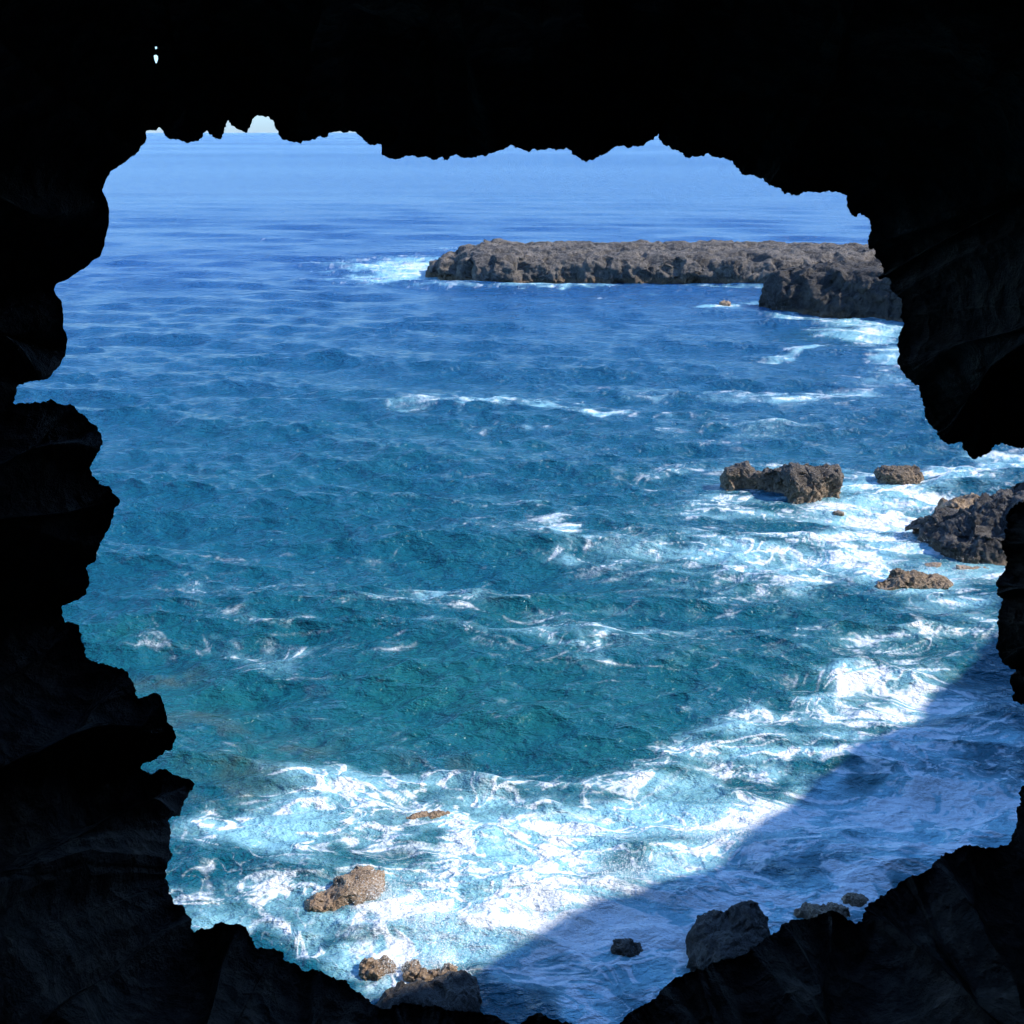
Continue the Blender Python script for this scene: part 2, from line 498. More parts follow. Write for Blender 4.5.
def build_cave(mat):
    N = 3000
    P = np.vstack([OUT, OUT[:1]])
    d = np.r_[0, np.cumsum(np.hypot(*np.diff(P, axis=0).T))]
    t = np.linspace(0, d[-1], N, endpoint=False)
    C2 = np.stack([np.interp(t, d, P[:, 0]), np.interp(t, d, P[:, 1])], -1)
    C2 = circ_blur(C2, 0.8)
    # small raggedness of the rock edge
    nrm = np.gradient(C2, axis=0); nrm = np.stack([nrm[:, 1], -nrm[:, 0]], -1)
    nrm /= np.linalg.norm(nrm, axis=1, keepdims=True)
    q = np.stack([C2[:, 0] / 9, C2[:, 1] / 9, 0 * t], -1)
    rough = 1.0 + 0.8 * noise3(q * 0.12 + 5, 3)
    rough = rough * np.where((C2[:, 0] < 130) & (C2[:, 1] < 370), 0.4, np.where((C2[:, 0] > 360) & (C2[:, 1] < 960), 1.5, 1.3))
    C2 = C2 + nrm * ((4.6 * fbm(q * 1.3, 4, 41, 0.75)) * rough)[:, None]
    trail, tstep = flow_out(C2)
    R = ray(C2[:, 0], C2[:, 1])
    # distance of the rim: about 2.6 m, nearer along the sill so that it lies at floor height
    D = np.minimum(2.75, 1.72 * R[:, 1] / np.maximum(-R[:, 2], 0.05))
    Dv = circ_blur(D[:, None], 60)[:, 0]
    Dv = Dv + 0.22 * noise3(np.stack([C2[:, 0] / 170, C2[:, 1] / 170, 0 * t + 3.3], -1), 9) \
            + 0.07 * noise3(np.stack([C2[:, 0] / 40, C2[:, 1] / 40, 0 * t + 3.3], -1), 10)
    R = R * (Dv / R[:, 1])[:, None]                    # world, relative to the eye
    cen = np.array([0.03, 0, -0.86])
    rad = R - cen; rad[:, 1] = 0
    O = rad / np.linalg.norm(rad, axis=1, keepdims=True)
    O = circ_blur(O, 25); O[:, 1] = 0; O /= np.linalg.norm(O, axis=1, keepdims=True)
    # chamber behind the eye
    T = cen + 0 * R
    hx, zt, zb = 2.3, 0.95, -1.95
    cz = -0.45
    ang = np.arctan2(O[:, 2], O[:, 0])
    ca, sa = np.cos(ang), np.sin(ang)
    vz = np.where(sa > 0, zt - cz, cz - zb)
    rr = 1 / ((np.abs(ca) / hx) ** 2.6 + (np.abs(sa) / vz) ** 2.6) ** (1 / 2.6)
    T = np.stack([rr * ca, 0 * ca, cz + rr * sa], -1)
    def off_ring(px_off, depth):
        k = min(px_off / tstep, len(trail) - 1.001)
        i0 = int(k); q_ = trail[i0] * (1 - (k - i0)) + trail[i0 + 1] * (k - i0)
        r_ = ray(q_[:, 0], q_[:, 1])
        return r_ * (depth / r_[:, 1])[:, None]
    W0 = 0.5
    base_in = off_ring(165, Dv - W0)
    base_out = off_ring(130, Dv + W0)
    rings = []
    NI, NO = 44, 48
    # deep end -> rim
    w_in = 0.0 + 7.0 * (np.linspace(1, 0, NI) ** 2.6)
    for w in w_in[:-1]:
        if w <= W0:
            X = off_ring(165 * (w / W0) ** 0.8, Dv - w)
            rings.append(X)
            continue
        sg = min(60, 50 * (w - W0))
        base = circ_blur(base_in, sg) if sg > 0.3 else base_in
        e = 1 - math.exp(-(w - W0) / 0.5)
        X = base * (1 - e) + T * e
        X[:, 1] = 0
        Y = Dv * (1 - e) + 2.6 * e - w
        if w > 5:
            X = T[:, :] * 1.0
            k = math.sqrt(max(0.0, 1 - ((w - 5) / 2.05) ** 2))
            X = np.array([0, 0, cz]) + (X - np.array([0, 0, cz])) * k
        X[:, 1] = Y
        rings.append(X)
    rings.append(R)
    # rim -> out and round to the cliff face
    box_t, box_b, box_x = 9.0, -17.0, 46.0
    tz = np.where(O[:, 2] > 0, box_t / np.maximum(O[:, 2], 1e-3), box_b / np.minimum(O[:, 2], -1e-3))
    tx = box_x / np.maximum(np.abs(O[:, 0]), 1e-3)
    rho_box = np.minimum(tz, tx)
    for w in W0 * np.linspace(0, 1, 14)[1:] ** 1.6:
        rings.append(off_ring(130 * (w / W0) ** 0.8, Dv + w))
    NO2 = NO - 13
    for a in np.linspace(0, 1, NO2)[1:]:
        s = a ** 2.6
        X = circ_blur(base_out, min(80, 160 * a))
        X = X + O * (0.35 * a + s * rho_box)[:, None]
        X[:, 2] = np.maximum(X[:, 2], -17.0)
        X[:, 1] = (Dv + W0) * (1 - a) + 3.5 * a
        rings.append(X)
    last = rings[-1]
    for yy in (0.0, -6.0, -14.0, -24.0):
        X = last.copy(); X[:, 1] = yy
        rings.append(X)
    A = np.stack(rings)                                 # rings x N x 3
    nr = len(rings)
    flat = A.reshape(-1, 3).copy()
    # crags: displacement grows away from the rim
    k = np.abs(np.arange(nr) - (NI - 1))
    ramp_in = np.where(np.arange(nr) < NI - 1, np.r_[w_in, np.zeros(nr - NI)], 0)
    amp = np.where(np.arange(nr) < NI - 1, np.minimum(0.16, 0.42 * ramp_in), np.minimum(0.9, 0.012 * (k ** 1.35)))
    amp[NI - 1] = 0
    ampf = np.repeat(amp, N)
    q = flat * 1.6
    dd = fbm(q, 5, 70, 0.55) * 1.4
    f1, f2 = worley(flat * 3.2 + 0.3 * noise3(flat * 4, 5)[:, None], 71)
    dd = dd + (0.5 - f1) * 0.8
    f1, _ = worley(flat * 11, 75)
    dd = dd + (0.5 - f1) * 0.25
    Of = np.tile(O, (nr, 1))
    inner = np.repeat((np.arange(nr) < NI).astype(float), N)
    up = np.stack([Of[:, 0], 0.35 - 0.7 * inner, Of[:, 2]], -1)
    disp = ampf * (dd + 0.25)
    # stay outside the opening near the rim
    flat = flat + up * disp[:, None]
    flat[:, 2] += H
    faces = grid_faces(nr, N, True)
    V = np.vstack([flat, [[0, -5.0, H + cz]], [[0, -24.5, H - 4]]])
    i = np.arange(N); j = (i + 1) % N
    a0, a1 = len(flat), len(flat) + 1
    capA = np.stack([np.full(N, a0), j, i, i], -1)
    capB = np.stack([np.full(N, a1), (nr - 1) * N + i, (nr - 1) * N + j, (nr - 1) * N + j], -1)
    me = bpy.data.meshes.new('cave_wall')
    tri = [(a0, int(y), int(x)) for x, y in zip(i, j)] + [(a1, int((nr - 1) * N + x), int((nr - 1) * N + y)) for x, y in zip(i, j)]
    nq = len(faces)
    me.vertices.add(len(V)); me.vertices.foreach_set('co', V.astype(np.float32).ravel())
    loops = np.r_[faces.ravel(), np.array(tri).ravel()].astype(np.int32)
    tot = np.r_[np.full(nq, 4), np.full(len(tri), 3)].astype(np.int32)
    me.loops.add(len(loops)); me.loops.foreach_set('vertex_index', loops)
    me.polygons.add(len(tot))
    me.polygons.foreach_set('loop_start', np.r_[0, np.cumsum(tot)[:-1]].astype(np.int32))
    me.polygons.foreach_set('loop_total', tot)
    me.update(calc_edges=True); me.validate()
    me.polygons.foreach_set('use_smooth', np.full(len(me.polygons), True))
    me.materials.append(mat)
    o = bpy.data.objects.new('cave_wall', me)
    COL.objects.link(o)
    o['kind'] = 'structure'
    o['label'] = 'rough black lava rock wall of the cave framing the ragged sea window'
    o['category'] = 'cave wall'
    # two chinks of daylight through the roof
    def cutter(pts):
        n = len(pts)
        V = []
        for dist in (0.9, 9.0):
            for p in pts:
                r = ray(*p) * (dist / 0.95); V.append((r[0], r[1], r[2] + H))
        Fq = [tuple(range(n)), tuple(range(2 * n - 1, n - 1, -1))] + [(a, a + n, (a + 1) % n + n, (a + 1) % n) for a in range(n)]
        m = bpy.data.meshes.new('c'); m.from_pydata(V, [], Fq); m.update()
        import bmesh
        b = bmesh.new(); b.from_mesh(m); bmesh.ops.recalc_face_normals(b, faces=b.faces); b.to_mesh(m); b.free()
        c = bpy.data.objects.new('c', m); COL.objects.link(c)
        return c
    for pts in ([(153.8, 55.5), (156, 54.8), (157.8, 56), (158, 59), (156.8, 63), (155.8, 63.3), (154.6, 60)],
                [(154.8, 46.8), (156.8, 46.6), (157.2, 48.4), (155.6, 49.2)]):
        c = cutter(pts)
        md = o.modifiers.new('b', 'BOOLEAN'); md.operation = 'DIFFERENCE'; md.solver = 'EXACT'; md.object = c
        dg = bpy.context.evaluated_depsgraph_get()
        m2 = bpy.data.meshes.new_from_object(o.evaluated_get(dg))
        o.modifiers.clear()
        if len(m2.vertices) > 0.9 * len(me.vertices):
            o.data = m2; m2.name = 'cave_wall'
        bpy.data.objects.remove(c)
    print('CAVE verts', len(me.vertices), len(o.data.vertices))
    return o


mc = NT('cave_lava')
v = mc.coords()
n1 = mc.noise(v, 2.5, 5, 0.6)
n2 = mc.noise(v, 14, 6, 0.7)
c = mc.mix(mc.ramp(n2, 0.35, 0.7), (0.021, 0.017, 0.015), (0.080, 0.062, 0.050))
c = mc.mix(mc.ramp(n1, 0.5, 0.75, 0, 0.5), c, (0.11, 0.076, 0.054))
hgt = mc.math('ADD', mc.math('MULTIPLY', mc.voro(mc.warp(v, 8, 0.08), 16), 0.7), n2)
MAT_CAVE = mc.out(mc.bsdf(c, 0.95, mc.bump(hgt, 0.9, 0.05), spec=0.15))
build_cave(MAT_CAVE)

# ================================================================== CLIFF to the right of the cave (throws the shade on the surf)
MAT_CLIFF = rock_material('cliff_lava', (0.035, 0.03, 0.028), (0.11, 0.095, 0.08), scale=0.6)


def build_cliff():
    line = np.array([(4.5, 3.9), (9.8, 9.4), (15.6, 13.8), (20.4, 16.4), (26.7, 21.0), (32.6, 26.6), (35.4, 30.0), (38.4, 34.6), (39.4, 39.0), (44, 42.5), (52, 54), (64, 82), (80, 120), (130, 165)], float)
    d = np.r_[0, np.cumsum(np.hypot(*np.diff(line, axis=0).T))]
    n = 900
    t = np.linspace(0, d[-1], n)
    B = np.stack([np.interp(t, d, line[:, 0]), np.interp(t, d, line[:, 1])], -1)
    B = np.stack([np.convolve(np.pad(B[:, k], 20, mode='reflect', reflect_type='odd'), np.ones(41) / 41, 'valid') for k in (0, 1)], -1)
    T = np.gradient(B, axis=0); T /= np.linalg.norm(T, axis=1, keepdims=True)
    Nn = np.stack([T[:, 1], -T[:, 0]], -1)            # landward
    rows = []
    hup = 1 + 0.0 * t
    prof = [(-1.2, -3.0)] + [(0.9 * (k / 60) ** 1.3, -1.0 + 21.5 * k / 60) for k in range(61)] + [(1.6 + 1.5 * k * k * 0.2 + k, 21.0 + 0.25 * k) for k in range(1, 12)] + [(60, 26)]
    for off, z in prof:
        rows.append(np.stack([B[:, 0] + Nn[:, 0] * off, B[:, 1] + Nn[:, 1] * off, (z * hup if z > 0 else np.full(n, z))], -1))
    A = np.stack(rows); V = A.reshape(-1, 3)
    nd = np.tile(-Nn, (len(rows), 1))
    q = V / 5.0
    f1, _ = worley(V / 2.6, 91)
    d = fbm(q, 5, 90) * 1.6 + (0.5 - f1) * 0.8
    V = V + np.stack([nd[:, 0] * d * 0.8, nd[:, 1] * d * 0.8, 0.9 * fbm(q * 1.6 + 9, 4, 95)], -1)
    make_obj('cliff', V, grid_faces(len(rows), n), MAT_CLIFF, kind='structure')


build_cliff()

# ================================================================== THE SEA
# patches of foam where the photograph has them: centre px, centre py, half width, half height, rotation (deg, + = anticlockwise), strength
FOAM = [
 (620, 980, 150, 45, 0, .35), (870, 850, 140, 50, 8, .45), (770, 750, 110, 22, 4, .35),
 (450, 404, 70, 4, 0, .35), (570, 409, 55, 4, -8, .35), (800, 352, 34, 4, 14, .4), (870, 328, 40, 7, -4, .5), (800, 396, 60, 4, 0, .25), (560, 536, 24, 12, -20, .2),
 (900, 760, 90, 30, 0, .45), (700, 900, 160, 60, 10, .35), (970, 740, 90, 60, 0, .42), (960, 830, 90, 40, 0, .5), (900, 800, 60, 20, 0, .35), (560, 900, 60, 40, 30, .35), (450, 560, 330, 90, 0, .05), (300, 640, 200, 50, 0, .07), (700, 640, 200, 60, 0, .08), (640, 480, 160, 50, 0, .06), (940, 660, 60, 20, 10, .30), (560, 700, 200, 20, 4, .13), (740, 600, 140, 20, 4, .16), (420, 520, 220, 40, 0, .07), (660, 440, 200, 20, 4, .09), (820, 420, 140, 24, 0, .16), (880, 385, 60, 14, 0, .22), (500, 600, 240, 30, 0, .10), (240, 660, 150, 30, 8, .09), (200, 560, 120, 30, 0, .06),
 # near surf, sunlit
 (520, 855, 190, 46, 6, .5), (630, 820, 160, 34, 12, .42), (760, 745, 105, 26, 4, .62), (690, 770, 80, 18, 20, .45),
 (500, 905, 130, 42, 14, .8), (420, 905, 90, 38, 0, .8), (330, 880, 110, 40, -8, .5), (250, 850, 90, 30, -10, .42), (230, 895, 80, 26, -12, .55),
 (330, 935, 90, 24, -14, .55), (400, 960, 60, 24, 0, .75), (620, 880, 80, 16, 16, .85), (720, 840, 90, 14, 26, .95), (790, 800, 50, 12, 30, .8),
 (560, 905, 80, 16, 14, .75), (470, 950, 60, 28, 20, .9), (430, 925, 50, 40, 0, .5), (440, 775, 110, 26, 2, .22), (560, 800, 120, 26, 8, .24), (400, 830, 120, 26, 0, .42),
 # shaded surf
 (880, 835, 150, 40, 6, .62), (760, 880, 120, 40, 12, .62), (640, 920, 110, 44, 14, .72), (600, 985, 120, 36, 0, .48), (830, 890, 80, 30, 18, .62),
 (960, 800, 80, 30, 0, .42), (690, 960, 60, 30, 0, .42), (560, 940, 80, 30, 10, .5),
 # lacy remnants, left and middle
 (350, 760, 160, 24, -4, .25), (300, 800, 120, 30, 10, .28), (640, 660, 140, 16, 4, .16), (880, 690, 110, 22, 6, .36), (830, 640, 120, 14, 4, .22),
 (250, 590, 120, 20, 2, .08), (420, 602, 50, 5, 3, .22), (150, 640, 60, 10, 0, .22), (320, 655, 60, 10, 0, .16), (560, 535, 20, 14, -30, .36), (560, 540, 60, 22, 0, .18),
 (600, 640, 60, 6, 6, .28), (450, 640, 70, 8, 0, .16), (820, 705, 60, 10, 12, .34),
 # round the rocks in the middle
 (830, 545, 150, 24, 4, .62), (900, 520, 90, 24, 10, .72), (860, 500, 40, 20, 0, .5), (960, 475, 90, 14, 12, .68), (735, 545, 80, 18, 0, .44),
 (790, 470, 90, 9, 0, .34), (780, 506, 60, 8, 0, .5), (930, 600, 80, 18, 0, .66), (900, 575, 60, 16, 0, .55), (970, 560, 60, 14, 0, .6), (960, 630, 60, 14, 0, .45),
 (700, 500, 50, 16, 0, .3), (660, 470, 40, 10, 0, .18), (840, 575, 60, 12, 0, .36), (1000, 460, 60, 14, 6, .5), (890, 487, 40, 6, 0, .45),
 # streaks farther out
 (450, 404, 62, 4, 0, .46), (395, 408, 26, 4, -12, .46), (560, 407, 50, 4.5, -8, .40), (600, 413, 18, 3, -10, .46), (520, 425, 60, 3, 0, .2),
 (650, 395, 60, 6, 0, .24), (620, 385, 50, 4, 0, .18), (770, 398, 60, 6, 3, .26), (810, 395, 50, 3, -2, .34), (800, 352, 34, 3.4, 14, .58), (870, 368, 40, 5, -6, .36),
 (860, 322, 46, 6, -4, .75), (850, 333, 50, 8, -8, .5), (885, 345, 34, 10, -24, .55), (890, 360, 20, 8, 0, .5), (800, 318, 40, 3.4, -10, .6), (776, 305, 16, 3, -14, .5),
 (722, 307, 22, 4.5, 0, .85), (745, 302, 20, 2.5, 0, .4),
 (395, 271, 66, 8.0, -3, .8), (412, 264, 36, 6, 4, .8), (360, 281, 40, 3, 0, .5), (430, 280, 60, 2.6, -2, .6), (440, 272, 30, 5, 0, .6), (445, 248, 12, 2.0, 4, .5),
 (610, 286.0, 170, 1.7, 0, .52), (540, 287.2, 60, 1.6, 0, .5), (700, 285, 60, 1.8, 0, .5), (580, 296, 40, 1.6, 0, .24), (660, 293, 40, 1.4, 3, .2), (770, 247, 30, 1.5, 0, .3),
 (200, 383, 50, 3, 0, .16), (330, 240, 70, 1.3, 0, .2),
]
# patches that hold less foam than their surroundings
CALM = [(620, 740, 120, 16, 0, .1), (600, 840, 40, 10, 10, .12), (830, 770, 26, 16, 0, .30), (880, 608, 50, 8, 0, .2),
        (770, 770, 50, 8, 10, .22), (470, 815, 50, 9, 0, .15), (340, 915, 60, 8, -6, .28), (350, 955, 30, 10, 0, .22), (735, 500, 60, 8, 0, .18)]


def gauss_px(U, Vv, lst, power=1.0):
    out = np.zeros(U.shape, np.float32)
    for cx, cy, rx, ry, rot, s in lst:
        a = math.radians(rot)
        m = (np.abs(U - cx) < 3.0 * max(rx, ry)) & (np.abs(Vv - cy) < 3.0 * max(ry, rx * abs(math.sin(a)) + ry))
        dx = U[m] - cx; dy = Vv[m] - cy
        x = dx * math.cos(a) - dy * math.sin(a)
        y = dx * math.sin(a) + dy * math.cos(a)
        r = (x / rx) ** 2 + (y / ry) ** 2
        val = s * np.exp(-np.minimum(r, 30) ** 1.0 * 0.85)
        out[m] = 1 - (1 - out[m]) * (1 - np.clip(val, 0, 1)) if s > 0 else out[m]
    return out


ROCK_RING = []     # (x, y, radius) of rocks: surf gathers round them


def build_sea(mat):
    ps = np.r_[np.linspace(-0.6, 40, 70)[:-1] , np.linspace(40, 980, 1010)]     # px below the horizon
    v = (379.5 - ps) / F
    el = np.arctan2(SP - v * CP, CP + v * SP)
    el = np.maximum(el, 0.0005)
    r = H / np.tan(el)
    r = np.r_[np.array([60000.0]), np.sort(r)[::-1], np.linspace(r.min(), 3.0, 40)[1:]]
    r = r[np.r_[True, np.diff(r) < -1e-4]]
    a_c = np.arctan(np.linspace(-560, 560, 1140) / F / 0.95)
    a_l = np.linspace(math.radians(-84), a_c[0], 90)[:-1]
    a_r = np.linspace(a_c[-1], math.radians(84), 90)[1:]
    az = np.r_[a_l, a_c, a_r]
    Rg, Ag = np.meshgrid(r, az, indexing='ij')
    X = Rg * np.sin(Ag); Y = Rg * np.cos(Ag)
    nr, nc = X.shape
    sp = np.abs(np.gradient(r))[:, None] * np.ones((1, nc))      # local row spacing in metres
    U, Vv, zc = project(np.stack([X, Y, 0 * X], -1))
    nearm = (np.hypot(X, Y) < 150).ravel()
    WQ = np.stack([X.ravel()[nearm], Y.ravel()[nearm], 0 * X.ravel()[nearm]], -1)
    lv = np.clip(45 / np.hypot(WQ[:, 0], WQ[:, 1]), 0.1, 1.6)
    wu = np.zeros(X.size); wv_ = np.zeros(X.size)
    wu[nearm] = 46 * lv * fbm(WQ * 0.55, 4, 401); wv_[nearm] = 34 * lv ** 2 * fbm(WQ * 0.55, 4, 411)
    Uw, Vw = U + wu.reshape(X.shape), Vv + wv_.reshape(X.shape)
    foam = gauss_px(Uw, Vw, FOAM)
    calm = gauss_px(Uw, Vw, CALM)
    foam = np.clip(foam - calm, 0, 1)
    # extra surf round each rock
    for (x, y, rr, s) in ROCK_RING:
        m = (np.abs(X - x) < rr * 4) & (np.abs(Y - y) < rr * 4)
        dd = np.hypot(X[m] - x, Y[m] - y) / rr
        foam[m] = np.maximum(foam[m], s * np.exp(-np.maximum(dd - 1.0, 0) ** 2 * 6))
    # waves
    xf, yf = X.ravel(), Y.ravel()
    spf = sp.ravel()
    dX = np.zeros_like(xf); dY = np.zeros_like(xf); Z = np.zeros_like(xf)
    g = np.random.default_rng(3)
    NW = 130
    lam = np.exp(np.linspace(math.log(0.45), math.log(17), NW)) * g.uniform(0.95, 1.05, NW)
    main = math.radians(-97)
    for lm in lam:
        spread = 0.45 if lm < 4 else 0.28
        th = main + g.normal(0, spread)
        k = 2 * math.pi / lm
        steep = (0.050 if lm < 1.5 else 0.042) * (1.0 if lm < 2.5 else (2.5 / lm) ** 0.40)
        amp = steep / k * g.uniform(0.6, 1.4)
        kx, ky = math.cos(th) * k, math.sin(th) * k
        fade = np.clip((lm / spf - 2.0) / 2.5, 0, 1)
        m = fade > 0
        ph = kx * xf[m] + ky * yf[m] + g.uniform(0, 6.28)
        s, c = np.sin(ph), np.cos(ph)
        am = amp * fade[m]
        Z[m] += am * c
        dX[m] -= am * s * kx / k * 1.0
        dY[m] -= am * s * ky / k * 1.0
    # grouping: choppier and calmer stretches
    P2 = np.stack([xf / 14, yf / 7, 0 * xf], -1)
    grp = np.ones_like(xf)
    near = np.hypot(xf, yf) < 400
    grp[near] = 1.0 + 0.55 * fbm(P2[near], 2, 55)
    nearf = np.clip(1.2 - np.hypot(xf, yf) / 260, 0.8, 1.15) * np.clip(0.55 + (np.hypot(xf, yf) - 18) / 30, 0.55, 1)
    Z *= grp * nearf; dX *= grp * nearf; dY *= grp * nearf
    fo = foam.ravel()
    for (x, y, rr, s_) in ROCK_RING:
        dd = np.hypot(xf - x, yf - y) / rr
        Z *= 1 - 0.7 * np.exp(-np.maximum(dd - 0.8, 0) ** 2 * 1.5)
    # breaking chop and thick foam have body
    m = fo > 0.05
    Pn = np.stack([xf[m], yf[m] , 0 * xf[m]], -1)
    Z[m] += fo[m] * (0.20 * fbm(Pn * np.array([1.1, 1.5, 1]), 5, 60, 0.55) + 0.025 * fbm(Pn * 5.0, 3, 64))
    # whitecaps on steep crests
    crest = Z
    cap = np.clip((crest - 0.24) / 0.2, 0, 1) * 0.10
    fo = np.clip(fo + cap * np.clip(1 - np.hypot(xf, yf) / 160, 0, 1), 0, 1)
    Vx = np.stack([xf + dX, yf + dY, Z], -1)
    o = make_obj('sea', Vx, grid_faces(nr, nc)[:, ::-1], mat, kind='structure')
    me = o.data

    def put(name, arr):
        a = me.attributes.new(name, 'FLOAT', 'POINT')
        a.data.foreach_set('value', np.ascontiguousarray(arr, dtype=np.float32).ravel())
    put('foam', fo)
    white = np.zeros(len(fo)); milk = np.zeros(len(fo))
    m = fo > 0.015
    B = np.stack([xf[m] * 0.60, yf[m] * 1.05, np.full(m.sum(), 0.5)], -1)
    def wv(Q, sc_, a, sd):
        q = Q * sc_
        return Q + a * np.stack([noise3(q, sd), noise3(q, sd + 1), 0 * q[:, 0]], -1)
    W1 = wv(wv(B, 0.45, 1.5, 201), 1.7, 0.55, 205)
    W2 = wv(W1, 3.2, 0.20, 209)
    big = fbm(wv(B, 0.3, 2.0, 211) * np.array([0.42, 0.6, 1]), 4, 213, 0.55)
    def edge(Q, sd):
        q = Q.copy(); q[:, 2] = 0.5
        i = np.floor(q[:, :2]).astype(np.int64); f1 = np.full(len(q), 9.0); f2 = f1.copy()
        z0 = np.zeros(len(q), np.int64)
        for dx in (-1, 0, 1):
            for dy in (-1, 0, 1):
                h = _hash(i[:, 0] + dx, i[:, 1] + dy, z0, sd)
                px_ = i[:, 0] + dx + 0.15 + 0.7 * (h & np.uint32(1023)).astype(float) / 1023
                py_ = i[:, 1] + dy + 0.15 + 0.7 * ((h >> np.uint32(10)) & np.uint32(1023)).astype(float) / 1023
                d_ = np.hypot(px_ - q[:, 0], py_ - q[:, 1])
                f2 = np.minimum(np.maximum(f1, d_), f2); f1 = np.minimum(f1, d_)
        return f2 - f1
    e1 = np.abs(noise3(W1 / 1.15, 221)) * 1.3; e2 = np.abs(noise3(W2 / 0.42 + 7, 223)) * 1.3; e3 = edge(W2 / 0.20, 225)
    fn = fbm(B * 2.2, 4, 227, 0.65)
    sm = spf[m]
    k2 = np.clip((0.50 / sm - 1) / 2, 0, 1); k3 = np.clip((0.26 / sm - 1) / 2, 0, 1); k1 = np.clip((1.6 / sm - 0.6) / 2, 0, 1)
    e2 = e2 * k2 + 0.25 * (1 - k2); e3 = e3 * k3 + 0.25 * (1 - k3); e1 = e1 * k1 + 0.25 * (1 - k1)
    hh = -(0.95 * np.minimum(e1, 0.5) + 0.80 * np.minimum(e2, 0.5) + 0.42 * np.minimum(e3, 0.6)) + 0.40 * fn
    rank = np.interp(hh, np.quantile(hh, np.linspace(0, 1, 400)), np.linspace(0, 1, 400))
    f_ = fo[m] * 0.9
    dens = np.clip(f_ * (1.0 + 1.5 * big) + 0.45 * big * np.clip(f_ / 0.25, 0, 1), 0, 1)
    soft = 0.24 + 0.26 * dens + 0.5 * (1 - k2)
    tt = np.clip((rank - (1 - dens ** 1.4)) / soft + 0.1, 0, 1)
    white[m] = tt * tt * (3 - 2 * tt) * np.clip(dens / 0.26, 0, 1) ** 1.3 * np.clip(0.40 + 0.9 * dens, 0, 1)
    d0 = np.clip(f_ * 1.5 + 0.7 * big * np.clip(f_ / 0.12, 0, 1), 0, 1)
    brk = np.clip(0.5 + 1.6 * fbm(B * np.array([1.3, 2.2, 1]), 3, 251), 0, 1)
    n_1 = np.abs(noise3(W1 / 1.7 + 3, 241)); n_2 = np.abs(noise3(W2 / 0.62 + 5, 243))
    wd = 0.012 + 0.035 * d0 + 0.04 * np.clip(sm / 0.3, 0, 1)
    net = 0.8 * np.exp(-(n_1 / wd) ** 2) * brk ** 1.5 + 0.5 * np.exp(-(n_2 / (wd * 1.3)) ** 2) * brk * np.clip(d0 * 3, 0, 1)
    net = np.clip(net, 0, 1) * np.clip(d0 / 0.16, 0, 1) * (0.20 + 0.65 * np.clip(d0 * 1.8, 0, 1))
    white[m] = 1 - (1 - white[m]) * (1 - net)
    mk = np.clip((dens + 0.25 * fn - 0.17) / 0.55, 0, 1)
    milk[m] = mk * mk * (3 - 2 * mk)
    put('white', white); put('milk', milk)
    print('white', white.mean())
    # shallow, green water near shore and over pale bottom
    SH = [(330, 700, 200, 60, 0, .8), (250, 760, 140, 50, 0, .9), (480, 720, 200, 40, 0, .6), (130, 632, 40, 10, 0, .9), (860, 770, 60, 20, 0, .7),
          (600, 600, 300, 120, 0, .35), (700, 700, 260, 80, 0, .5), (860, 335, 60, 12, 0, .9), (520, 860, 300, 90, 0, .9), (850, 660, 200, 50, 0, .3),
          (180, 700, 150, 40, 0, .4), (400, 450, 240, 60, 0, .25), (800, 545, 200, 60, 0, .5)]
    put('shallow', gauss_px(U, Vv, SH))
    RF = [(210, 725, 70, 12, 4, .45), (160, 668, 40, 6, 4, .7), (260, 770, 60, 12, 0, .6), (300, 745, 40, 8, 0, .5), (200, 705, 40, 8, 0, .5), (440, 755, 50, 8, 0, .35),
          (960, 785, 50, 10, 0, .6), (350, 940, 40, 10, 0, .5), (600, 990, 60, 14, 0, .6), (690, 990, 40, 20, 0, .6), (640, 955, 50, 12, 0, .5), (230, 800, 60, 14, 0, .5),
          (880, 880, 40, 8, 0, .5), (420, 812, 40, 8, 10, .5)]
    put('reef', gauss_px(U, Vv, RF))
    dist = np.hypot(xf, yf)
    put('offshore', np.clip((dist - 34) / 110, 0, 1) ** 0.9)
    print('SEA', nr, nc)


